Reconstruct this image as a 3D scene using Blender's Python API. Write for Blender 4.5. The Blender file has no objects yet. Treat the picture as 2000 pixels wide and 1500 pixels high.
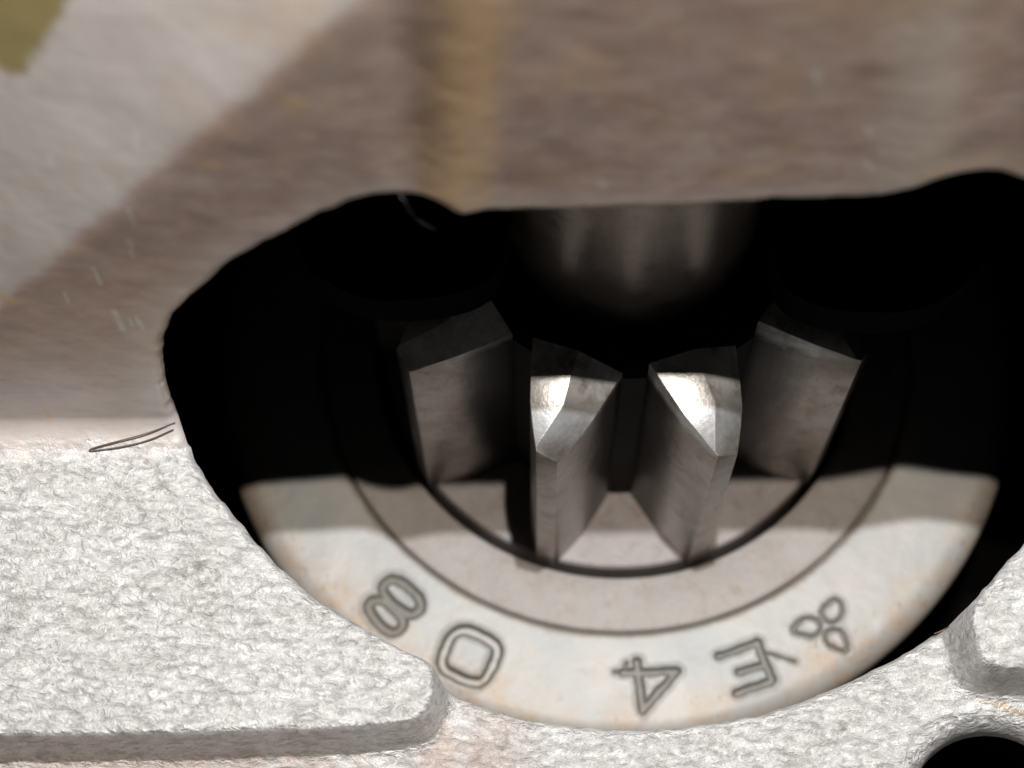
import bpy, bmesh, math, random
import numpy as np
from mathutils import Vector, Matrix

# ----------------------------------------------------------------- units
S = 0.001                      # all modelling numbers are millimetres
W, H, F = 2000.0, 1500.0, 3500.0
sc = bpy.context.scene
C = sc.collection
rng = np.random.RandomState(7)
random.seed(7)

# ----------------------------------------------------------------- camera
# z = gear axis (up, towards the phone), y = picture-up, origin = middle of the stamped disc
Zc = np.array([-0.014, 0.368, 0.930]); Zc /= np.linalg.norm(Zc)
Xc = np.array([1.0, 0.011, 0.010]); Xc -= (Xc @ Zc) * Zc; Xc /= np.linalg.norm(Xc)
Yc = np.cross(Zc, Xc)
ROT = np.stack([Xc, Yc, Zc])                 # camera vector -> world vector
CAM = -ROT @ np.array([6.6, 2.5, -114.9])
ZT = 21.1                                    # height of the tooth ends

def ray(px, py):
    d = ROT @ np.array([(px - W / 2) / F, (H / 2 - py) / F, -1.0])
    return d

def on_z(px, py, z):                         # where the line of sight meets a level plane
    d = ray(px, py)
    k = (z - CAM[2]) / d[2]
    return CAM + k * d

cam_data = bpy.data.cameras.new('camera')
cam = bpy.data.objects.new('camera', cam_data)
C.objects.link(cam)
M = Matrix([list(ROT[i]) + [CAM[i] * S] for i in range(3)] + [[0, 0, 0, 1]])
cam.matrix_world = M
cam_data.sensor_fit = 'HORIZONTAL'
cam_data.sensor_width = 36
cam_data.lens = 36 * F / W
cam_data.clip_start = 0.002
cam_data.clip_end = 10
cam_data.dof.use_dof = True
cam_data.dof.focus_distance = 0.0895
cam_data.dof.aperture_fstop = 41
sc.camera = cam

# ----------------------------------------------------------------- light
world = bpy.data.worlds.new('World')
sc.world = world
world.use_nodes = True
bg = world.node_tree.nodes['Background']
bg.inputs[0].default_value = (1.0, 0.93, 0.86, 1)
bg.inputs[1].default_value = 0.012

def lamp(name, loc, aim, size, power, color):
    d = bpy.data.lights.new(name, 'AREA')
    d.shape = 'DISK'; d.size = size * S; d.energy = power; d.color = color
    o = bpy.data.objects.new(name, d); C.objects.link(o)
    o.location = Vector(loc) * S
    o.rotation_euler = (Vector(aim) - Vector(loc)).to_track_quat('-Z', 'Y').to_euler()
    return o
# the two LEDs of the phone's flash: they give the two shadow edges on the disc
lamp('flash_cool', (2.0, -10.7, 130), (0, -16, 15), 1.4, 0.130, (0.95, 0.98, 1.0))
lamp('flash_warm', (3.6, -17.2, 130), (0, -16, 15), 1.4, 0.086, (1.0, 0.90, 0.78))

vs = sc.view_settings
vs.view_transform = 'Standard'; vs.look = 'None'; vs.exposure = 0; vs.gamma = 1
sc.render.engine = 'CYCLES'
sc.cycles.max_bounces = 8

# ----------------------------------------------------------------- helpers
def ss(a, b, x):
    t = np.clip((x - a) / (b - a), 0, 1)
    return t * t * (3 - 2 * t)

def hash2(ix, iy, seed):
    n = (ix.astype(np.int64) * 374761393 + iy.astype(np.int64) * 668265263 + seed * 1274126177) & 0xffffffff
    n = ((n ^ (n >> 13)) * 1274126177) & 0xffffffff
    n = n ^ (n >> 16)
    return (n & 0xffffff) / float(0xffffff)

def vnoise(x, y, seed=0):
    ix = np.floor(x); iy = np.floor(y)
    fx = x - ix; fy = y - iy
    fx = fx * fx * (3 - 2 * fx); fy = fy * fy * (3 - 2 * fy)
    a = hash2(ix, iy, seed); b = hash2(ix + 1, iy, seed)
    c = hash2(ix, iy + 1, seed); d = hash2(ix + 1, iy + 1, seed)
    return (a * (1 - fx) + b * fx) * (1 - fy) + (c * (1 - fx) + d * fx) * fy

def fbm(x, y, seed=0, o=4):
    v = 0; a = 0.5
    for i in range(o):
        v = v + a * vnoise(x * 2 ** i, y * 2 ** i, seed + i * 17); a *= 0.5
    return v

def smooth_poly(p, n=3, closed=True):
    p = np.array(p, float)
    for _ in range(n):                       # Chaikin corner cutting
        if closed:
            q = np.roll(p, -1, 0)
            p = np.stack([p * .75 + q * .25, p * .25 + q * .75], 1).reshape(-1, 2)
        else:
            a, b = p[:-1], p[1:]
            m = np.stack([a * .75 + b * .25, a * .25 + b * .75], 1).reshape(-1, 2)
            p = np.vstack([p[:1], m, p[-1:]])
    return p

def seg_dist(P, poly, closed=True):
    """distance, nearest point of points P (n,2) to a polyline"""
    a = poly; b = np.roll(poly, -1, 0)
    if not closed: a, b = poly[:-1], poly[1:]
    best = np.full(len(P), 1e9); near = np.zeros_like(P)
    for i in range(len(a)):
        d = b[i] - a[i]; L = d @ d
        if L < 1e-14: continue
        t = np.clip(((P - a[i]) @ d) / L, 0, 1)
        q = a[i] + t[:, None] * d
        e = ((P - q) ** 2).sum(1)
        m = e < best
        best[m] = e[m]; near[m] = q[m]
    return np.sqrt(best), near

def inside(P, poly):
    x, y = P[:, 0], P[:, 1]
    c = np.zeros(len(P), bool)
    n = len(poly)
    for i in range(n):
        x0, y0 = poly[i]; x1, y1 = poly[(i + 1) % n]
        if y0 == y1: continue
        m = ((y0 > y) != (y1 > y)) & (x < (x1 - x0) * (y - y0) / (y1 - y0) + x0)
        c ^= m
    return c

def sdf(P, poly):                            # > 0 outside
    d, near = seg_dist(P, poly)
    s = np.where(inside(P, poly), -1.0, 1.0)
    return d * s, near

def mesh_obj(name, verts, faces, mat, parent=None, normals=None, attrs=None, smooth=True):
    me = bpy.data.meshes.new(name)
    verts = np.asarray(verts, np.float32) * S
    if isinstance(faces, np.ndarray):
        nf, k = faces.shape
        me.vertices.add(len(verts)); me.vertices.foreach_set('co', verts.ravel())
        me.loops.add(nf * k); me.loops.foreach_set('vertex_index', faces.astype(np.int32).ravel())
        me.polygons.add(nf)
        me.polygons.foreach_set('loop_start', np.arange(0, nf * k, k, dtype=np.int32))
        me.update(calc_edges=True)
    else:
        me.from_pydata([tuple(v) for v in verts], [], faces); me.update()
    me.polygons.foreach_set('use_smooth', np.full(len(me.polygons), smooth))
    if attrs is not None:
        a = me.color_attributes.new('wear', 'FLOAT_COLOR', 'POINT')
        a.data.foreach_set('color', np.ascontiguousarray(np.asarray(attrs, np.float32)[:, :4]).ravel())
        if attrs.shape[1] > 4:
            b_ = me.attributes.new('olive', 'FLOAT', 'POINT')
            b_.data.foreach_set('value', np.ascontiguousarray(attrs[:, 4], dtype=np.float32))
    if normals is not None:
        me.normals_split_custom_set_from_vertices(np.asarray(normals, np.float32))
    me.materials.append(mat)
    o = bpy.data.objects.new(name, me); C.objects.link(o)
    if parent: o.parent = parent
    return o

def submesh(name, V, Fc, N, A, mask, mat, parent):
    f = Fc[mask]
    used = np.unique(f)
    mp = np.full(len(V), -1); mp[used] = np.arange(len(used))
    return mesh_obj(name, V[used], mp[f], mat, parent, None if N is None else N[used], None if A is None else A[used])

def vnormals(V, Fc):
    a = V[Fc[:, 2]] - V[Fc[:, 0]]; b = V[Fc[:, 3]] - V[Fc[:, 1]]
    n = np.cross(a, b)
    N = np.zeros_like(V)
    for k in range(4): np.add.at(N, Fc[:, k], n)
    return N / np.maximum(np.linalg.norm(N, axis=1, keepdims=True), 1e-12)

def empty(name, loc=(0, 0, 0)):
    o = bpy.data.objects.new(name, None); C.objects.link(o)
    o.location = Vector(loc) * S; o.empty_display_size = 0.005
    return o

def tag(o, label, cat, group=None):
    o['label'] = label; o['category'] = cat
    if group: o['group'] = group
    return o

def lathe(name, prof, mat, parent=None, n=192, flat=False):
    """profile [(r, z)...] revolved round the z axis"""
    prof = np.array(prof, float); k = len(prof)
    th = np.linspace(0, 2 * np.pi, n, endpoint=False)
    V = np.zeros((n, k, 3))
    V[..., 0] = np.cos(th)[:, None] * prof[:, 0]; V[..., 1] = np.sin(th)[:, None] * prof[:, 0]; V[..., 2] = prof[:, 1]
    i = np.arange(n)[:, None]; j = np.arange(k - 1)[None]
    i2 = (i + 1) % n
    Fc = np.stack([i * k + j, i2 * k + j, i2 * k + j + 1, i * k + j + 1], -1).reshape(-1, 4)
    o = mesh_obj(name, V.reshape(-1, 3), Fc, mat, parent)
    o.data.set_sharp_from_angle(angle=math.radians(35))
    return o

def tube(name, pts, rad, mat, parent=None, n=8, sub=3):
    pts = np.array(pts, float)
    for _ in range(sub):
        a, b = pts[:-1], pts[1:]
        m = np.stack([a * .75 + b * .25, a * .25 + b * .75], 1).reshape(-1, 3)
        pts = np.vstack([pts[:1], m, pts[-1:]])
    V = []; k = len(pts)
    for i in range(k):
        t = pts[min(i + 1, k - 1)] - pts[max(i - 1, 0)]; t /= np.linalg.norm(t) + 1e-9
        u = np.cross(t, [0.3, 0.2, 1]); u /= np.linalg.norm(u); w = np.cross(t, u)
        r = rad * (0.35 + 0.65 * math.sin(math.pi * min(max((i + .5) / k, .08), .92)) ** .4)
        for j in range(n):
            a = 2 * math.pi * j / n
            V.append(pts[i] + r * (math.cos(a) * u + math.sin(a) * w))
    Fc = [(i * n + j, i * n + (j + 1) % n, (i + 1) * n + (j + 1) % n, (i + 1) * n + j) for i in range(k - 1) for j in range(n)]
    Fc += [tuple(range(n))[::-1], tuple((k - 1) * n + j for j in range(n))]
    return mesh_obj(name, V, Fc, mat, parent)

# ----------------------------------------------------------------- materials
class NT:
    def __init__(s, name):
        s.m = bpy.data.materials.new(name); s.m.use_nodes = True
        s.t = s.m.node_tree; s.b = s.t.nodes['Principled BSDF']
        s.tc = s.t.nodes.new('ShaderNodeTexCoord')
    def n(s, kind, **kw):
        o = s.t.nodes.new(kind)
        for k, v in kw.items(): setattr(o, k, v)
        return o
    def l(s, a, b): s.t.links.new(a, b)
    def coords(s, scale=(1, 1, 1), rot=(0, 0, 0), rand=False):
        m = s.n('ShaderNodeMapping')
        m.inputs['Scale'].default_value = tuple(1000 * v for v in scale)
        m.inputs['Rotation'].default_value = rot
        s.l(s.tc.outputs['Object'], m.inputs['Vector'])
        if rand:
            oi = s.n('ShaderNodeObjectInfo'); mu = s.n('ShaderNodeMath', operation='MULTIPLY'); mu.inputs[1].default_value = 91.7
            s.l(oi.outputs['Random'], mu.inputs[0]); s.l(mu.outputs[0], m.inputs['Location'])
        return m.outputs[0]
    def noise(s, vec, scale, detail=3, rough=.55, dist=0.0):
        o = s.n('ShaderNodeTexNoise'); s.l(vec, o.inputs['Vector'])
        o.inputs['Scale'].default_value = scale; o.inputs['Detail'].default_value = detail
        o.inputs['Roughness'].default_value = rough; o.inputs['Distortion'].default_value = dist
        return o.outputs['Fac']
    def ramp(s, fac, stops):
        r = s.n('ShaderNodeValToRGB'); s.l(fac, r.inputs[0]); e = r.color_ramp.elements
        while len(e) < len(stops): e.new(0.5)
        for q, (p, c) in zip(e, stops):
            q.position = p; q.color = (c, c, c, 1) if not isinstance(c, tuple) else c + (1,)
        return r.outputs[0]
    def mix(s, fac, a, b, kind='MIX'):
        o = s.n('ShaderNodeMix', data_type='RGBA', blend_type=kind)
        for v, i in ((fac, 0), (a, 6), (b, 7)):
            if hasattr(v, 'links'): s.l(v, o.inputs[i])
            else: o.inputs[i].default_value = v if not isinstance(v, tuple) else v + (1,)
        return o.outputs[2]
    def math(s, op, a, b=None, c=None):
        o = s.n('ShaderNodeMath', operation=op)
        for i, v in enumerate((a, b, c)):
            if v is None: continue
            if hasattr(v, 'links'): s.l(v, o.inputs[i])
            else: o.inputs[i].default_value = v
        return o.outputs[0]
    def bump(s, height, dist_mm, strength=1.0, prev=None):
        b = s.n('ShaderNodeBump'); b.inputs['Distance'].default_value = dist_mm * S
        if hasattr(strength, 'links'): s.l(strength, b.inputs['Strength'])
        else: b.inputs['Strength'].default_value = strength
        s.l(height, b.inputs['Height'])
        if prev is not None: s.l(prev, b.inputs['Normal'])
        return b.outputs[0]
    def out(s, col, rough, metal, normal=None):
        for v, k in ((col, 'Base Color'), (rough, 'Roughness'), (metal, 'Metallic'), (normal, 'Normal')):
            if v is None: continue
            if hasattr(v, 'links'): s.l(v, s.b.inputs[k])
            else: s.b.inputs[k].default_value = v if not isinstance(v, tuple) else v + (1,)
        return s.m

def mat_cast():
    """rough sand-cast aluminium; wear = (brown film, ochre run, bright scratch, roughness of the skin)"""
    t = NT('cast_aluminium')
    at = t.n('ShaderNodeAttribute'); at.attribute_name = 'wear'
    sp = t.n('ShaderNodeSeparateColor'); t.l(at.outputs['Color'], sp.inputs[0])
    film, ochre, scr, skin = sp.outputs[0], sp.outputs[1], sp.outputs[2], at.outputs['Alpha']
    v = t.coords()
    vs_ = t.coords((1, 1.7, 1), (0, 0, 0.25))
    big = t.noise(v, 0.25, 4)
    n1 = t.noise(vs_, 1.3, 5, .60, 1.1)
    n2 = t.noise(v, 4.6, 3, .6, 0.8)
    vo = t.n('ShaderNodeTexVoronoi', feature='SMOOTH_F1'); vo.inputs['Scale'].default_value = 1.5
    vo.inputs['Smoothness'].default_value = 0.35
    t.l(vs_, vo.inputs['Vector'])
    h = t.math('ADD', t.math('MULTIPLY', n1, 1.0), t.math('MULTIPLY', n2, 0.34))
    h = t.math('SUBTRACT', h, t.math('MULTIPLY', vo.outputs['Distance'], 0.35))
    nor = t.bump(h, 0.46, t.math('ADD', t.math('MULTIPLY', skin, 0.80), 0.03))
    fine = t.noise(v, 22, 2)
    nor = t.bump(fine, 0.03, 0.35, nor)
    # thin grey crevices between the grains
    crev = t.ramp(h, [(0.36, 1.0), (0.50, 0.0)])
    crev = t.math('MULTIPLY', crev, t.math('MULTIPLY', skin, 0.50))
    col = t.mix(t.ramp(big, [(0.35, 0.0), (0.7, 1.0)]), (0.70, 0.69, 0.68), (0.80, 0.79, 0.785))
    col = t.mix(crev, col, (0.33, 0.32, 0.31))
    blotch = t.noise(v, 0.55, 5, .62)
    smu = t.noise(v, 0.32, 5, .7, .5)
    smu2 = t.noise(v, 2.4, 4, .7)
    sm = t.math('MULTIPLY', t.ramp(smu, [(0.53, 0.0), (0.66, .8)]), t.ramp(smu2, [(0.42, 0.0), (0.6, 1.0)]))
    col = t.mix(t.math('MULTIPLY', sm, skin), col, (0.34, 0.325, 0.30))
    film2 = t.math('MULTIPLY', film, t.ramp(blotch, [(0.25, 0.72), (0.7, 1.0)]))
    bc = t.mix(t.ramp(t.noise(v, 0.45, 6, .65), [(0.32, 0.0), (0.66, 1.0)]), (0.41, 0.262, 0.208), (0.59, 0.425, 0.352))
    col = t.mix(film2, col, bc)
    brush = t.noise(t.coords((.22, 1.5, 3.2)), 1.3, 5, .7, .3)
    bl = t.math('MULTIPLY', t.ramp(brush, [(0.52, 0.0), (0.72, .35)]), film)
    col = t.mix(bl, col, (0.17, 0.125, 0.10))
    oc = t.math('MULTIPLY', ochre, t.ramp(t.noise(t.coords((1, 1, .25)), 1.2, 3), [(0.3, 0.55), (0.7, 1.0)]))
    col = t.mix(oc, col, (0.72, 0.48, 0.25))
    ol = t.n('ShaderNodeAttribute'); ol.attribute_name = 'olive'
    col = t.mix(ol.outputs['Fac'], col, (0.36, 0.29, 0.13))
    col = t.mix(scr, col, (0.80, 0.79, 0.77))
    rough = t.math('ADD', t.math('MULTIPLY', fine, 0.16), t.math('MULTIPLY_ADD', film, .25, 0.29))
    metal = t.math('SUBTRACT', 0.22, t.math('MULTIPLY', film, 0.15))
    return t.out(col, rough, metal, nor)

def mat_steel(name, col_a, col_b, stain, rough=0.38, metal=0.75, grain=0.03, dark=0.0):
    t = NT(name)
    v = t.coords(rand=True)
    n = t.noise(v, 0.35, 5, .6)
    col = t.mix(t.ramp(n, [(0.38, 0.0), (0.64, 1.0)]), col_a, col_b)
    st = t.noise(v, 0.9, 6, .68, .4)
    col = t.mix(t.ramp(st, [(0.52, 0.0), (0.72, 0.75)]), col, stain)
    sp = t.noise(v, 7.0, 3, .5)
    col = t.mix(t.ramp(sp, [(0.66, 0.0), (0.72, 0.8)]), col, tuple(c * .35 for c in stain))
    g = t.noise(t.coords((1, 1, .12), rand=True), 9, 3)
    nor = t.bump(g, grain, .6)
    nor = t.bump(t.noise(v, 1.3, 4), grain * 3, .5, nor)
    r = t.math('ADD', t.math('MULTIPLY', n, 0.22), rough - 0.1)
    return t.out(col, r, metal, nor)

def mat_ring():
    """ground steel disc: wear = (dirt packed in the stamping, brown bloom to the rim, -, -)"""
    t = NT('stamped_disc_steel')
    at = t.n('ShaderNodeAttribute'); at.attribute_name = 'wear'
    sp = t.n('ShaderNodeSeparateColor'); t.l(at.outputs['Color'], sp.inputs[0])
    dirt, bloom, edge = sp.outputs
    v = t.coords()
    n = t.noise(v, 0.16, 5, .6)
    n2 = t.noise(v, 0.75, 6, .66)
    col = t.mix(t.ramp(n, [(0.36, 0.0), (0.62, 1.0)]), (0.40, 0.41, 0.41), (0.475, 0.455, 0.435))
    f = t.math('MULTIPLY', bloom, t.ramp(n2, [(0.36, 0.1), (0.60, 1.0)]))
    col = t.mix(f, col, (0.45, 0.36, 0.285))
    sp1 = t.noise(t.coords((1, .5, 1)), 3.2, 4, .6)
    col = t.mix(t.math('MULTIPLY', t.ramp(sp1, [(0.60, 0.0), (0.67, 0.8)]), t.math('ADD', t.math('MULTIPLY', bloom, .8), .15)), col, (0.24, 0.19, 0.15))
    col = t.mix(dirt, col, (0.10, 0.09, 0.068))
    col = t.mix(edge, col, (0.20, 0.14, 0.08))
    nor = t.bump(t.noise(v, 3.5, 4), 0.03, .6)
    return t.out(col, 0.56, 0.15, nor)

def plain(name, col, rough=.6, metal=0.0, var=.3, scale=.5, spec=.5):
    t = NT(name)
    n = t.noise(t.coords(rand=True), scale, 5, .6)
    c = t.mix(t.ramp(n, [(0.3, 0.0), (0.7, 1.0)]), tuple(x * (1 - var) for x in col), tuple(min(1, x * (1 + var)) for x in col))
    t.b.inputs['Specular IOR Level'].default_value = spec
    return t.out(c, rough, metal, t.bump(n, 0.15, .5))

M_CAST = mat_cast()
M_RING = mat_ring()
M_COLLAR = mat_steel('collar_steel', (0.335, 0.305, 0.29), (0.40, 0.37, 0.35), (0.30, 0.24, 0.20), 0.6, 0.15, 0.04)
def mat_tooth():
    t = NT('gear_steel')
    v = t.coords(rand=True)
    n = t.noise(v, 0.35, 5, .6)
    col = t.mix(t.ramp(n, [(0.36, 0.0), (0.62, 1.0)]), (0.31, 0.268, 0.24), (0.44, 0.405, 0.385))
    col = t.mix(t.ramp(t.noise(v, 0.8, 6, .7, .5), [(0.48, 0.0), (0.70, .85)]), col, (0.22, 0.15, 0.105))
    col = t.mix(t.ramp(t.noise(v, 6.0, 3, .5), [(0.64, 0.0), (0.70, .8)]), col, (0.08, 0.06, 0.05))
    # shade painted into the tooth roots, near-black with a ragged edge
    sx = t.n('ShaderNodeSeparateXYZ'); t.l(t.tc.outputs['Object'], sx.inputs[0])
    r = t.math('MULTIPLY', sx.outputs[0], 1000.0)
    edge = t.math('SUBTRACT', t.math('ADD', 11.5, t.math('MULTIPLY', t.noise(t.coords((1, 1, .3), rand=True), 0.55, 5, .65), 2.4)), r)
    root_shade = t.ramp(t.math('MULTIPLY_ADD', edge, .55, .15), [(0.0, 0.0), (1.0, 0.94)])
    col = t.mix(root_shade, col, (0.02, 0.016, 0.014))
    # end faces ground bare
    zz = t.math('MULTIPLY', sx.outputs[2], 1000.0)
    bare = t.ramp(t.math('SUBTRACT', t.math('ADD', zz, t.math('MULTIPLY', t.noise(v, 0.7, 5, .7), 1.6)), ZT - 2.2 + .8), [(0.0, 0.0), (0.9, .85)])
    col = t.mix(t.math('MULTIPLY', bare, t.ramp(t.noise(v, 0.55, 5, .7), [(0.36, .35), (0.56, 1.0)])), col, (0.72, 0.73, 0.745))
    lines = t.noise(t.coords((1, 1, .06), rand=True), 5, 4, .6)
    nor = t.bump(lines, 0.02, .6)
    nor = t.bump(t.noise(v, 1.1, 4), 0.03, .4, nor)
    rg = t.math('ADD', t.math('MULTIPLY', n, 0.2), 0.24)
    me = t.math('MULTIPLY_ADD', root_shade, -.6, .75)
    return t.out(col, rg, me, nor)
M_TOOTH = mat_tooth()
M_SHAFT = mat_steel('shaft_steel', (0.36, 0.30, 0.265), (0.44, 0.38, 0.34), (0.26, 0.20, 0.165), 0.36, 0.75, 0.02)
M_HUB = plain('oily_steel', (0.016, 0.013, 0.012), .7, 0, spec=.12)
M_FLANGE = mat_steel('flange_steel', (0.30, 0.27, 0.262), (0.38, 0.345, 0.335), (0.22, 0.17, 0.15), 0.6, 0.15, 0.03)
M_DARK = plain('blackened_cavity', (0.003, 0.0027, 0.0027), .9, 0, spec=.05)  # near-black: the darkness of the unlit cavity is put into the colour
M_OLIVE = plain('olive_sealant', (0.27, 0.225, 0.10), .7, 0, .12, .3)
M_HAIR = plain('hair', (0.12, 0.10, 0.09), .5, 0)
M_FIBRE = plain('fibre', (0.14, 0.125, 0.115), .6, 0)
M_RUST = plain('rust', (0.22, 0.14, 0.10), .8, 0)

# ----------------------------------------------------------------- cast housing
PLATE = 20.5
# profile of plate -> fillet -> wall in (y, z), walked by its length t
yf = on_z(150, 838, PLATE)[1]                      # where the wall foot lies
wall_hi = (-11.9, 42.0)
tilt = math.atan2(wall_hi[1] - PLATE, wall_hi[0] - yf)
RF = 1.6                                           # fillet radius
cut = RF * math.tan((tilt) / 2)
TOPZ = 68.0
def build_profile():
    P = []
    for y in np.arange(-50, yf - cut - 0.001, 0.1): P.append((y, PLATE))
    cy, cz = yf - cut, PLATE + RF
    for a in np.linspace(0, tilt, 16): P.append((cy + RF * math.sin(a), cz - RF * math.cos(a)))
    y, z = P[-1]
    L = (TOPZ - z) / math.sin(tilt)
    for s in np.arange(0.12, L, 0.12): P.append((y + s * math.cos(tilt), z + s * math.sin(tilt)))
    y, z = P[-1]; R2 = 2.0; 
    for a in np.linspace(tilt, 0, 8)[1:]:
        P.append((P[-1][0] + .45 * math.cos(a), P[-1][1] + .45 * math.sin(a)))
    y, z = P[-1]
    for s in np.arange(1, 50, 2.0): P.append((y + s, z))
    return np.array(P)
PR = build_profile()
T = np.concatenate([[0], np.cumsum(np.linalg.norm(np.diff(PR, axis=0), axis=1))])
dP = np.gradient(PR, axis=0); dP /= np.linalg.norm(dP, axis=1, keepdims=True)
NPR = np.stack([-dP[:, 1], dP[:, 0]], 1)           # normal: up on the plate, to the viewer on the wall
XS = np.arange(-36, 36.001, 0.105)
T_foot = T[np.argmin(np.abs(PR[:, 0] - (yf - cut)) + np.abs(PR[:, 1] - PLATE) * 5)]
wall_L0 = RF * tilt

def to_xt(px, py, off=0.0, mode='auto'):
    """pixel -> (x, t): where the line of sight meets the plate (shifted by off) or the profile"""
    d = ray(px, py)
    if off or mode == 'plate':
        p = on_z(px, py, PLATE + off)
        return (p[0], T_foot + (p[1] - (yf - cut)))
    g = (PR[:, 0] - CAM[1]) * d[2] - (PR[:, 1] - CAM[2]) * d[1]     # side of the sight plane
    k = np.where(g[:-1] * g[1:] <= 0)[0][0]
    f = g[k] / (g[k] - g[k + 1] + 1e-12)
    y, z = PR[k] + f * (PR[k + 1] - PR[k])
    lam = (z - CAM[2]) / d[2]
    return (CAM[0] + lam * d[0], T[k] + f * (T[k + 1] - T[k]))

LOW = -4.2
hole_px = [(345, 612, 0), (322, 650, 0), (315, 695, 0), (320, 750, 0), (332, 800, 0), (347, 838, 0), (372, 885, 0), (405, 940, 0), (445, 990, 0), (490, 1042, 0), (545, 1105, 0),
           (610, 1160, 0), (690, 1212, 0), (770, 1255, 0), (835, 1286, 0), (862, 1318, -1.5), (878, 1348, LOW), (930, 1372, LOW), (1000, 1393, LOW), (1100, 1413, LOW), (1200, 1421, LOW),
           (1300, 1419, LOW), (1400, 1407, LOW), (1500, 1388, LOW), (1600, 1356, LOW), (1700, 1310, LOW), (1790, 1262, LOW), (1850, 1222, LOW), (1893, 1183, -1), (1930, 1140, 0), (2000, 1062, 0),
           (2090, 950, 0), (2150, 860, 0)]
hole_wall = [(2200, 700), (2200, 560), (2120, 430), (2050, 380), (1985, 356), (1930, 346), (1880, 344), (1830, 350), (1780, 368), (1735, 384), (1690, 391), (1620, 392), (1540, 396), (1515, 391), (1480, 399), (1400, 402), (1330, 407),
             (1260, 408), (1180, 413), (1050, 416), (960, 416), (905, 417), (880, 406), (860, 392), (835, 388), (800, 391), (770, 387), (730, 387), (690, 395), (665, 411), (630, 420), (600, 436),
             (560, 458), (520, 478), (480, 500), (440, 524), (415, 552), (380, 580)]
hole = [to_xt(x, y, o) for x, y, o in hole_px] + [to_xt(x, y, mode='wall') for x, y in hole_wall]
HOLE = smooth_poly(hole, 3)
HOLE += np.stack([fbm(HOLE[:, 0] * 1.6, HOLE[:, 1] * 1.6, 201) - .47, fbm(HOLE[:, 0] * 1.6, HOLE[:, 1] * 1.6, 202) - .47], 1) * .22
# bolt hole at the lower edge of the picture
bc = on_z(1962, 1592, PLATE + LOW); br = 4.3
BOLT = np.array([(bc[0] + br * math.cos(a), T_foot + (bc[1] + br * math.sin(a)) - (yf - cut)) for a in np.linspace(0, 2 * math.pi, 48, endpoint=False)])
# raised pads (outline of their top faces)
padL_px = [(-420, 700), (-420, 1425), (0, 1432), (300, 1428), (600, 1418), (770, 1408), (820, 1396), (838, 1365), (841, 1330), (838, 1300), (825, 1270), (700, 1180), (420, 880), (400, 700)]
padR_px = [(2400, 800), (2050, 900), (1918, 1090), (1906, 1150), (1905, 1200), (1912, 1262), (1930, 1292), (1975, 1300), (2400, 1308)]
PADL = smooth_poly([to_xt(x, y, 0, 'plate') for x, y in padL_px], 2)
PADR = smooth_poly([to_xt(x, y, 0, 'plate') for x, y in padR_px], 2)

nx, nt = len(XS), len(T)
GX, GT = np.meshgrid(XS, T, indexing='ij')
P2 = np.stack([GX.ravel(), GT.ravel()], 1)
print('grid', nx, nt)
# signed distance to the openings
DH = np.full(len(P2), 9.0); NEAR = P2.copy()
bb = (P2[:, 0] > HOLE[:, 0].min() - 3) & (P2[:, 0] < HOLE[:, 0].max() + 3) & (P2[:, 1] > HOLE[:, 1].min() - 3) & (P2[:, 1] < HOLE[:, 1].max() + 3)
d_, n_ = sdf(P2[bb], HOLE); DH[bb] = d_; NEAR[bb] = n_
bb = (np.abs(P2[:, 0] - bc[0]) < br + 4) & (np.abs(P2[:, 1] - BOLT[:, 1].mean()) < br + 4)
d_, n_ = sdf(P2[bb], BOLT)
sel = np.where(bb)[0]; m = d_ < DH[sel]
DB = np.full(len(P2), 9.0); DB[sel] = d_
DH[sel[m]] = d_[m]; NEAR[sel[m]] = n_[m]

Q = P2.copy()
mv = DH < 0
Q[mv] = NEAR[mv]                                    # pull the first ring inside on to the rim

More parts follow.
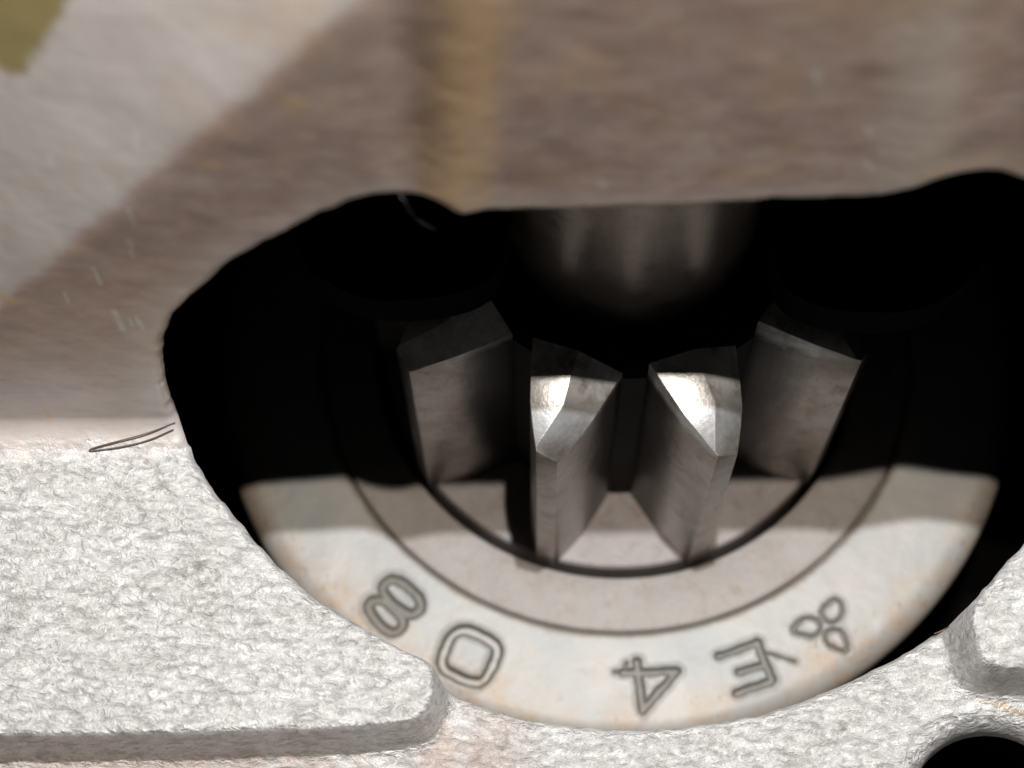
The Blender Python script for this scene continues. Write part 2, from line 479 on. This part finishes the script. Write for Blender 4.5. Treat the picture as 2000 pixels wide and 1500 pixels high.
def body_offset(q, dh, db):
    """relief of the casting along the profile normal"""
    x, t = q[:, 0], q[:, 1]
    onpl = t < T_foot + 0.5
    o = np.zeros(len(q))
    dl = np.full(len(q), -9.0); dr = np.full(len(q), 9.0)
    i = np.where(onpl)[0]
    dl[i], _ = sdf(q[i], PADL)
    dr[i], _ = sdf(q[i], PADR)
    dp = np.minimum(dl, dr)
    wob = (fbm(x * .8, t * .8, 5) - .5) * .25
    step = ss(-0.15, 1.05, dp + wob)
    step = 0.2 * step + 0.8 * ss(0.05, 0.62, dp + wob)
    o += LOW * step
    # rolled edge of the pads
    # shoulder: left of the diagonal crease the wall leans back
    a = np.array(to_xt(705, 0, mode='wall')); b = np.array(to_xt(20, 585, mode='wall'))
    u = (b - a) / np.linalg.norm(b - a); nn = np.array([u[1], -u[0]])
    if nn[0] > 0: nn = -nn
    s = (q - a) @ nn
    s2 = np.where(t > T_foot, s, -9)
    soft = 0.3
    lean = soft * np.log1p(np.exp(np.clip(s2 / soft, -30, 30)))
    o -= 0.42 * lean * ss(T_foot + 3, T_foot + 7, t)
    # shallow ribs running up the wall
    for px0, py0, px1, py1, wdt, amp in ((880, 400, 905, 0, 1.1, 0.30), (1800, 330, 1840, 0, 1.2, 0.2), (1960, 330, 2000, 0, 1.2, -0.2), (800, 380, 780, 0, .9, -0.15)):
        p0 = np.array(to_xt(px0, py0, mode='wall')); p1 = np.array(to_xt(px1, py1, mode='wall'))
        xc = p0[0] + (p1[0] - p0[0]) * (t - p0[1]) / (p1[1] - p0[1])
        o += np.where(t > T_foot + 3, amp * np.exp(-((x - xc) / wdt) ** 2), 0)
    # rounded lips
    for d, r in ((dh, np.where(onpl, 0.8, 0.5)), (db, 1.5)):
        k = np.minimum(np.maximum(d, 0), r)
        lip = r - np.sqrt(np.maximum(r * r - (r - k) ** 2, 0))
        o -= lip
    # large soft waviness of the casting
    o += (fbm(x * .22, t * .22, 11) - .5) * np.where(onpl, .5, .10) + (fbm(x * 1.1, t * 1.1, 21, 3) - .5) * np.where(onpl, .16, .012)
    # cast grain, as real relief
    g = fbm(x * 1.7 + .35 * t, t * 2.6, 33, 3)
    o += np.where(onpl, (g - .45) * .13, (g - .45) * .006)
    return o, dp, s2

OFF, DPAD, SHO = body_offset(Q, np.maximum(DH, 0), np.maximum(DB, 0))
def lift(q, off):
    y = np.interp(q[:, 1], T, PR[:, 0]); z = np.interp(q[:, 1], T, PR[:, 1])
    ny = np.interp(q[:, 1], T, NPR[:, 0]); nz = np.interp(q[:, 1], T, NPR[:, 1])
    l = np.hypot(ny, nz); ny, nz = ny / l, nz / l
    return np.stack([q[:, 0], y + ny * off, z + nz * off], 1), np.stack([0 * ny, ny, nz], 1)
V, PN = lift(Q, OFF)

i = np.arange(nx - 1)[:, None]; j = np.arange(nt - 1)[None]
Fq = np.stack([i * nt + j, (i + 1) * nt + j, (i + 1) * nt + j + 1, i * nt + j + 1], -1).reshape(-1, 4)
keep = (DH[Fq] > 0).any(1)
Fq = Fq[keep]
NB = vnormals(V, Fq)

cc = (V - CAM) @ ROT
PIX = np.stack([W / 2 + F * cc[:, 0] / -cc[:, 2], H / 2 - F * cc[:, 1] / -cc[:, 2]], 1)
PIX[DH <= 0] = 1e6
PIX[T[np.arange(len(V)) % nt] > T_foot + 50] = 1e6
def at_px(px, py): return int(np.argmin(((PIX - (px, py)) ** 2).sum(1)))
# wear masks
x, t = Q[:, 0], Q[:, 1]
wallm = ss(T_foot - 0.4, T_foot + 1.6, t + (fbm(x * .9, t * .9, 3) - .5) * 1.4)
film = wallm * (1 - 0.62 * ss(-.35, .35, SHO + (fbm(x * .6, t * .6, 8) - .5) * .8))
film *= (1 - 0.35 * ss(2.4, 0.2, DH)) * (1 - .5 * ss(T_foot + 15, T_foot + 2, t))
def streak(px0, py0, px1, py1, w0, w1, seed):
    p0 = np.array(to_xt(px0, py0, mode='wall')); p1 = np.array(to_xt(px1, py1, mode='wall'))
    k = (t - p0[1]) / (p1[1] - p0[1])
    xc = p0[0] + (p1[0] - p0[0]) * k + (fbm(t * .35, t * 0 + seed, seed) - .5) * .6
    w = w0 + (w1 - w0) * np.clip(k, 0, 1)
    return np.where(t > T_foot + 1, np.exp(-np.abs((x - xc) / w) ** 3), 0)
och = 0.95 * streak(870, 400, 900, 0, 1.2, 1.2, 3) + .45 * streak(945, 400, 985, 0, .35, .7, 4)
och += .3 * streak(1790, 340, 1830, 0, 1.7, 1.5, 6)
och += 0.35 * wallm * ss(.55, .75, fbm(x * .28, t * .28, 40)) + 0.2 * ss(18, 6, np.hypot(x - to_xt(300, 640, mode='wall')[0], t - to_xt(300, 640, mode='wall')[1]) * 2)
film *= 1 - .55 * streak(1790, 340, 1830, 0, 1.5, 1.3, 6)
scr = np.zeros(len(Q))
def mark(px0, py0, px1, py1, w, val=1.0):
    global scr
    a = Q[at_px(px0, py0)]; b = Q[at_px(px1, py1)]
    bb = (np.abs(x - (a[0] + b[0]) / 2) < 4) & (np.abs(t - (a[1] + b[1]) / 2) < 6)
    k = np.where(bb)[0]
    d, _ = seg_dist(Q[k], np.array([a, b]), False)
    scr[k] = np.maximum(scr[k], val * ss(w, w * .35, d))
for a in ((222, 607, 238, 645, .16), (253, 622, 258, 636, .1), (265, 618, 281, 644, .12), (182, 520, 196, 556, .1), (215, 372, 224, 380, .35), (262, 262, 270, 292, .16), (125, 572, 135, 590, .1), (1588, 145, 1600, 160, .32),
          (1172, 356, 1178, 362, .3), (1690, 318, 1704, 332, .16), (1690, 250, 1698, 262, .12), (95, 300, 104, 318, .12), (250, 405, 262, 440, .1), (250, 470, 262, 500, .08)):
    mark(*a, 0.65 if a[4] < .3 else .42)
dark = np.zeros(len(Q)); keep_s = scr.copy(); scr = dark
for a in ((178, 768, 186, 770, .12), (198, 758, 215, 764, .12), (255, 745, 275, 752, .12), (260, 770, 275, 772, .1), (100, 650, 112, 650, .12), (140, 606, 160, 614, .1), (155, 700, 160, 705, .12), (88, 800, 98, 824, .2), (395, 320, 415, 325, .5), (570, 200, 585, 208, .5),
          (5, 580, 28, 590, .35), (240, 745, 245, 750, .2), (1915, 1366, 1955, 1376, .10), (1955, 1376, 1972, 1388, .16), (1972, 1386, 2010, 1398, .12)):
    mark(*a, .8)
dark = scr; scr = keep_s
dk = np.clip(dark, 0, 1)
film = np.clip(film + .55 * ss(.35, .8, DPAD) * ss(-4, -9, x) * (t < T_foot - 3) * ss(.35, .6, fbm(x * .5, t * .5, 61) + .12), 0, 1)
skin = (1 - wallm) + wallm * .02
skin *= 1 - .5 * ss(.5, 0, DH)
A = np.stack([film, np.clip(och + dk * .9, 0, 1), np.clip(scr, 0, 1), np.clip(skin, 0, 1)], 1)

ol_px = smooth_poly([(150, -80), (134, 0), (100, 58), (62, 118), (32, 152), (14, 146), (-6, 128), (-60, 100), (-120, -60)], 2)
nearpx = (np.abs(PIX[:, 0]) < 400) & (np.abs(PIX[:, 1]) < 400)
olive = np.zeros(len(Q)); k = np.where(nearpx)[0]
olq = np.array([Q[at_px(*p)] for p in ol_px])
d_, _ = sdf(Q[k], olq); olive[k] = ss(.28, -.28, d_ + (fbm(Q[k, 0] * 2, Q[k, 1] * 2, 70) - .5) * .5)
A = np.column_stack([A, olive])
housing = tag(empty('cast_housing', (0, 0, 0)), 'rough bare aluminium casting with wide opening in front of a dim brown-stained wall', 'casting')
fc = Q[Fq].mean(1); fd = DPAD[Fq].mean(1); fs = SHO[Fq].mean(1)
on_plate = fc[:, 1] < T_foot + 0.9
right = fc[:, 0] > 8
pad = on_plate & (fd < 1.0)
submesh('raised_pad', V, Fq, NB, A, pad & ~right, M_CAST, housing)['label'] = 'bright rough raised pad beside the opening with rounded corner'
submesh('side_pad', V, Fq, NB, A, pad & right, M_CAST, housing)['label'] = 'small raised pad at the right edge'
submesh('lower_face', V, Fq, NB, A, on_plate & ~pad, M_CAST, housing)
sh = (~on_plate) & (fs > 0.2)
submesh('shoulder', V, Fq, NB, A, sh, M_CAST, housing)['label'] = 'lighter smooth slanting shoulder of the wall'
submesh('back_wall', V, Fq, NB, A, (~on_plate) & ~sh, M_CAST, housing)['label'] = 'steep wall under a brown film with an ochre run'

# rims of the openings: cast edge running inwards, then the dark cavity skin
e = np.concatenate([Fq[:, [0, 1]], Fq[:, [1, 2]], Fq[:, [2, 3]], Fq[:, [3, 0]]])
es = np.sort(e, 1)
key = es[:, 0].astype(np.int64) * len(V) + es[:, 1]
u, idx, cnt = np.unique(key, return_index=True, return_counts=True)
be = e[idx[cnt == 1]]
rim = be[(DH[be] <= 0).all(1)]
outer = be[~(DH[be] <= 0).all(1)]
def skirt(name, edges, fn_list, mat, parent, normals=False):
    ids = np.unique(edges); mp = {k: n for n, k in enumerate(ids)}
    rings = [fn(ids) for fn in fn_list]; n = len(ids)
    vv = np.concatenate(rings)
    ff = []
    for a, b in edges:
        a, b = mp[a], mp[b]
        for k in range(len(rings) - 1):
            ff.append((b + k * n, a + k * n, a + (k + 1) * n, b + (k + 1) * n))
    return mesh_obj(name, vv, np.array(ff), mat, parent)
OUT = NEAR - P2; OUT /= np.maximum(np.linalg.norm(OUT, axis=1, keepdims=True), 1e-9)
ty = np.interp(Q[:, 1], T, dP[:, 0]); tz = np.interp(Q[:, 1], T, dP[:, 1])
OUT3 = np.stack([OUT[:, 0], OUT[:, 1] * ty, OUT[:, 1] * tz], 1)
isb = DB[rim].min(1) <= 0
skirt('opening_rim', rim[~isb], [lambda k: V[k], lambda k: V[k] - PN[k] * .25 + OUT3[k] * .06, lambda k: V[k] - PN[k] * .6 + OUT3[k] * .5], M_CAST, housing)
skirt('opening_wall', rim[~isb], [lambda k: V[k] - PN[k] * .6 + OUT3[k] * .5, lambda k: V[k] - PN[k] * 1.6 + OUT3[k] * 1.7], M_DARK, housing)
skirt('bolt_hole', rim[isb], [lambda k: V[k], lambda k: V[k] - PN[k] * 4, lambda k: V[k] - PN[k] * 16], M_DARK, housing)
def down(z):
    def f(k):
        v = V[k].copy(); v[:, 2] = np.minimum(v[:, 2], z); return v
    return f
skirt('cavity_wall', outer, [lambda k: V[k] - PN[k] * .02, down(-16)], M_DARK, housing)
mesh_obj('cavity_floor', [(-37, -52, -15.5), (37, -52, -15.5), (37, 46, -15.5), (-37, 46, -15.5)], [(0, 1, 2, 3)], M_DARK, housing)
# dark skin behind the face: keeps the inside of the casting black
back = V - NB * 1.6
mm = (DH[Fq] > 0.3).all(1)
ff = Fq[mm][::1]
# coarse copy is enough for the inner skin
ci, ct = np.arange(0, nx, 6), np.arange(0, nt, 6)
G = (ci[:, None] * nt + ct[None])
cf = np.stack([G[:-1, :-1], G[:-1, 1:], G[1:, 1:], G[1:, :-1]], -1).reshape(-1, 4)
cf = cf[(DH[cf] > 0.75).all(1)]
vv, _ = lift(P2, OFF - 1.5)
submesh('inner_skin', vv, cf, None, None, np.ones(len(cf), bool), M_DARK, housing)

# two added black lugs: hide the far teeth and stop bounce light
def lug(name, outline, z0, z1, mat, parent):
    P = smooth_poly([on_z(px, py, z1)[:2] for px, py in outline], 2)
    n = len(P)
    vv = [(p[0], p[1], z1) for p in P] + [(p[0], p[1], z0) for p in P]
    return mesh_obj(name, vv, [tuple(range(n)), tuple(range(2 * n - 1, n - 1, -1))] + [(k, n + k, n + (k + 1) % n, (k + 1) % n) for k in range(n)], mat, parent, smooth=False)
lug('added_dark_lug', [(560, 120), (1000, 120), (1000, 380), (985, 520), (930, 565), (840, 585), (700, 590), (560, 500)], 22.8, 25.4, M_DARK, housing)
lug('added_dark_lug', [(1500, 120), (1950, 120), (1950, 500), (1820, 610), (1640, 610), (1560, 585), (1515, 540), (1500, 380)], 22.8, 25.4, M_DARK, housing)

# ----------------------------------------------------------------- stamped disc
GR = 18.75; RO = 25.6; CI = 15.35
disc = tag(empty('stamped_disc', (0, 0, 0)), 'pale stamped steel disc around the gear inside the opening, half in shadow', 'disc')
ZD = 0.35
def c4(x, y): return on_z(640 + x / 5, 1080 + y / 5, ZD)[:2]
def c5(x, y): return on_z(1150 + x / 3.704, 1120 + y / 3.704, ZD)[:2]
strokes = []    # (character, polyline, closed, half width, depth)
def st(ch, f, pts, closed, w, depth=.34, smooth=2):
    p = np.array([f(*q) for q in pts])
    if smooth: p = smooth_poly(p, smooth, closed)
    strokes.append((ch, p, closed, w, depth))
st('eight', c4, [(525, 350), (560, 285), (650, 250), (730, 285), (830, 370), (905, 450), (915, 540), (850, 600), (780, 600), (690, 540), (580, 440)], True, .33)
st('eight', c4, [(395, 560), (400, 490), (470, 450), (560, 470), (660, 560), (735, 640), (735, 720), (670, 775), (590, 765), (490, 680)], True, .33)
st('zero', c4, [(1215, 790), (1330, 738), (1480, 795), (1630, 875), (1668, 960), (1570, 1190), (1490, 1270), (1340, 1245), (1150, 1150), (1100, 1060), (1165, 890)], True, .33)
st('four', c5, [(640, 705), (390, 990)], False, .27, .34, 0)
st('four', c5, [(390, 990), (350, 640)], False, .27, .34, 0)
st('four', c5, [(640, 705), (430, 715), (240, 715)], False, .25, .34, 0)
st('four', c5, [(270, 650), (250, 720), (190, 715)], False, .16, .2, 0)
st('letter_e', c5, [(1215, 495), (1275, 640), (1330, 770)], False, .25, .34, 0)
st('letter_e', c5, [(1225, 500), (940, 598)], False, .25, .34, 0)
st('letter_e', c5, [(1265, 665), (1090, 712)], False, .24, .34, 0)
st('letter_e', c5, [(1320, 780), (1070, 865)], False, .25, .34, 0)
st('letter_e', c5, [(1280, 575), (1390, 605), (1490, 640)], False, .11, .2, 0)
st('clover', c5, [(1465, 425), (1530, 325), (1630, 320), (1690, 400), (1620, 465), (1530, 440)], True, .15, .26, 1)
st('clover', c5, [(1675, 270), (1770, 180), (1825, 205), (1835, 300), (1765, 365), (1700, 340)], True, .15, .26, 1)
st('clover', c5, [(1700, 425), (1800, 395), (1860, 470), (1872, 575), (1780, 545), (1715, 505)], True, .15, .26, 1)

th_f = np.radians(np.arange(195, 345, 0.155)); th_c = np.radians(np.arange(345, 555, 1.5))
TH = np.concatenate([th_f, th_c])
RR = np.concatenate([[GR + .12, GR + .13], np.linspace(GR + .16, GR + .5, 8), np.linspace(GR + .55, RO - 1.6, 100), RO - 1.6 + 1.6 * np.sin(np.linspace(0.08, math.pi / 2, 14)), [RO]])
zr = np.full(len(RR), ZD); zr[0] = -.6; zr[1] = -.15
k = np.arange(2, 10); zr[k] = ZD - .22 * (1 - np.linspace(0, 1, 8)) ** 2
k = np.arange(110, 124); zr[k] = ZD - 1.6 * (1 - np.cos(np.linspace(0.08, math.pi / 2, 14)))
zr[-1] = -4
A2, R2 = np.meshgrid(TH, RR, indexing='ij')
DX, DY = R2 * np.cos(A2), R2 * np.sin(A2)
DZ = np.tile(zr, (len(TH), 1)) + (fbm(DX * .5, DY * .5, 77) - .5) * .10
PP = np.stack([DX.ravel(), DY.ravel()], 1)
groove = np.zeros(len(PP)); gid = np.full(len(PP), -1); dirt = np.zeros(len(PP))
names = ['eight', 'zero', 'four', 'letter_e', 'clover']
wobx = (fbm(PP[:, 0] * 2.2, PP[:, 1] * 2.2, 91) - .5) * .16
for ch, p, cl, w, dep in strokes:
    lo = p.min(0) - 1; hi = p.max(0) + 1
    k = np.where(((PP > lo) & (PP < hi)).all(1))[0]
    d, _ = seg_dist(PP[k], p, cl); d = d + wobx[k]
    g = dep * ss(w * 1.15, w * .45, d)
    up = .07 * np.exp(-((d - w * 1.35) / (.12)) ** 2)          # burr thrown up beside the stroke
    groove[k] = np.where(g > .001, np.maximum(groove[k], g), np.where(groove[k] <= 0.001, np.minimum(groove[k], -up), groove[k]))
    wall_d = {'zero': 1.0}.get(ch, .78)
    if ch == 'zero':
        dd = .8 * np.exp(-((d - w * .85) / .13) ** 2) + .12 * ss(w, w * .6, d)
    else:
        dd = wall_d * ss(w * 1.15, w * .75, d)
        if ch in ('four', 'letter_e', 'clover'): dd *= .95
    dirt[k] = np.maximum(dirt[k], dd)
    gid[k[d < w * 1.2]] = names.index(ch)
DZ = DZ - groove.reshape(DZ.shape)
VD = np.stack([DX, DY, DZ], -1).reshape(-1, 3)
na, nr = A2.shape
i = np.arange(na)[:, None]; j = np.arange(nr - 1)[None]; i2 = (i + 1) % na
FD = np.stack([i * nr + j, i * nr + j + 1, i2 * nr + j + 1, i2 * nr + j], -1).reshape(-1, 4)
ND = vnormals(VD, FD)
rr = R2.ravel()
bloom = ss(GR + 2.5, RO - .5, rr + (fbm(DX * .35, DY * .35, 55).ravel() - .5) * 6)
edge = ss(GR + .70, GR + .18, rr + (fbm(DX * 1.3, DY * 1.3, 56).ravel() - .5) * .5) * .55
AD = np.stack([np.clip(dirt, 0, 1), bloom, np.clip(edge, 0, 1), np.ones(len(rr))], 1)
if ND[:, 2].mean() < 0: FD = FD[:, ::-1]; ND = -ND
fg = gid[FD]
fgid = np.where((fg >= 0).sum(1) >= 3, fg.max(1), -1)
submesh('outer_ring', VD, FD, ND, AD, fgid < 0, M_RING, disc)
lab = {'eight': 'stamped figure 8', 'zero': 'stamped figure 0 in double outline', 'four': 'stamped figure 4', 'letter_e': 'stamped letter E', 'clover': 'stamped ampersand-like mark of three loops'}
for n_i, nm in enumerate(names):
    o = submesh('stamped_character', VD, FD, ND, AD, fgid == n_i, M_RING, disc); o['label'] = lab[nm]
lathe('collar', [(CI, -4), (CI, -.25), (CI + .12, -.06), (CI + .35, 0), (GR - .45, 0), (GR - .15, -.06), (GR, -.22), (GR + .02, -.7), (GR + .2, -.8)], M_COLLAR, disc)
lathe('back_plate', [(CI + .1, -3.6), (RO - .4, -3.6), (RO - .4, -6), (CI + .1, -6)], M_HUB, disc)

# ----------------------------------------------------------------- pinion gear
gear = tag(empty('pinion_gear', (0, 0, 0)), 'ten-toothed steel pinion with chamfered tooth ends inside the dark opening', 'gear')
RT, RH, RS = 15.0, 9.9, 6.9
def tooth_mesh():
    prof = [(9.6, 2.45), (10.15, 2.30), (10.9, 2.12), (11.8, 1.88), (12.8, 1.60), (13.9, 1.12), (14.75, .70), (15.0, .56)]     # radius, half width
    zb = -.6
    ring = [(r, -w) for r, w in prof] + [(r, w) for r, w in prof[::-1]]
    nn = len(ring)
    # level at which the chamfer meets each flank point: lower towards the tip
    def ztop(r, w): return ZT - (.17 * (r - 9.6) if w < 0 else 1.35 + .07 * (r - 9.6)) - (.62 if r > 14.6 else .25 if r > 13.6 else 0)
    bm = bmesh.new()
    lo = [bm.verts.new((r, w, zb)) for r, w in ring]
    mid = [bm.verts.new((r, w, ZT * .5)) for r, w in ring]
    hi = [bm.verts.new((r, w, ztop(r, w))) for r, w in ring]
    r0 = bm.verts.new((9.6, 0, ZT)); r1 = bm.verts.new((12.5, 0.1, ZT - .46)); 
    for a, b in ((lo, mid), (mid, hi)):
        for k in range(nn):
            k2 = (k + 1) % nn
            bm.faces.new((a[k], a[k2], b[k2], b[k]))
    h = nn // 2
    L = hi[:h]; R = hi[h:][::-1]
    # flank chamfers fan to the ridge, the tip chamfer to its outer end
    for k in range(0, 3): bm.faces.new((L[k], L[k + 1], r0))
    bm.faces.new((L[3], r1, r0))
    for k in range(3, h - 2): bm.faces.new((L[k], L[k + 1], r1))
    for k in range(0, 3): bm.faces.new((R[k + 1], R[k], r0))
    bm.faces.new((R[3], r0, r1))
    for k in range(3, h - 2): bm.faces.new((R[k + 1], R[k], r1))
    bm.faces.new((L[h - 2], L[h - 1], R[h - 1], R[h - 2], r1))
    bm.faces.new((L[0], r0, R[0]))
    bm.faces.new(lo[::-1])
    bmesh.ops.recalc_face_normals(bm, faces=bm.faces)
    ed = [e for e in bm.edges if len(e.link_faces) == 2 and e.calc_face_angle(0) > math.radians(18) and max(v.co.z for v in e.verts) > ZT * .4]
    bmesh.ops.bevel(bm, geom=ed, offset=.06, segments=2, affect='EDGES', profile=.6)
    for v in bm.verts: v.co *= S
    me = bpy.data.meshes.new('tooth'); bm.to_mesh(me); bm.free()
    me.polygons.foreach_set('use_smooth', [True] * len(me.polygons))
    me.set_sharp_from_angle(angle=math.radians(22))
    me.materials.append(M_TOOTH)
    return me
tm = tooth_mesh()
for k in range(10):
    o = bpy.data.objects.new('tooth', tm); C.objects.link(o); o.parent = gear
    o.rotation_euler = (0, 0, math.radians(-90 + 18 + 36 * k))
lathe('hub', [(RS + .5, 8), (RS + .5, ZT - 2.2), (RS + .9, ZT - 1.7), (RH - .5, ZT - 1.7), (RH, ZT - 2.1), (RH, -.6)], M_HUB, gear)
lathe('base_flange', [(9.5, -.25), (RT - .45, -.25), (RT - .3, -.45), (RT - .3, -5)], M_FLANGE, gear)

shaft = lathe('drive_shaft', [(0.01, 44), (RS - .6, 44), (RS, 43.4), (RS, 34), (RS, 20), (RS, -12), (0.01, -12)], M_SHAFT)
tag(shaft, 'dark polished steel shaft rising from the middle of the gear', 'shaft')

# ----------------------------------------------------------------- small things
def surf(px, py, off=.1):
    k = at_px(px, py)
    return V[k] + PN[k] * off
hair = tube('hair', [surf(346, 820, .16), surf(290, 840, .2), surf(230, 860, .2), surf(184, 874, .2), surf(173, 881, .16), surf(188, 882, .16), surf(235, 873, .18), surf(290, 860, .16), surf(342, 836, .16)], .04, M_HAIR, sub=2)
tag(hair, 'bent dark hair lying on the rough pad left of the opening', 'hair')
fib = tube('fibre', [surf(778, 388, .1), surf(790, 398, .3) + [0, 0, -.2], on_z(800, 412, 41.4), on_z(818, 432, 41.0), on_z(850, 449, 40.6)], .018, M_FIBRE)
tag(fib, 'thin pale fibre hanging from the upper edge of the opening', 'fibre')
fib2 = tube('fibre', [surf(1852, 1224, .1), surf(1838, 1222, .25), surf(1822, 1222, .5), surf(1812, 1225, .8)], .03, M_RUST)
tag(fib2, 'tiny reddish fibre on the rim below the small side pad', 'fibre')

def flake(name, outline, thick, mat, parent=None, off=0.0, sm=2):
    P = smooth_poly([Q[at_px(*p)] for p in outline], sm)
    n = len(P); top = []; bot = []
    c = P.mean(0)
    def at(q, o):
        k = np.argmin(((Q - q) ** 2).sum(1)); return V[k] + PN[k] * o
    inner = c + (P - c) * .82
    vv = [at(q, off + thick) for q in inner] + [at(q, off + thick * .45) for q in P] + [at(q, off - .25) for q in P] + [at(c, off + thick)]
    ff = []
    for k in range(n):
        k2 = (k + 1) % n
        ff += [(3 * n, k, k2), (k, n + k, n + k2, k2), (n + k, 2 * n + k, 2 * n + k2, n + k2)]
    bm = bmesh.new(); bv = [bm.verts.new(Vector(v) * S) for v in vv]
    for f in ff: bm.faces.new([bv[q] for q in f])
    bmesh.ops.recalc_face_normals(bm, faces=bm.faces)
    me = bpy.data.meshes.new(name); bm.to_mesh(me); bm.free()
    me.polygons.foreach_set('use_smooth', [True] * len(me.polygons)); me.materials.append(mat)
    o = bpy.data.objects.new(name, me); C.objects.link(o)
    if parent: o.parent = parent
    return o
print('done')
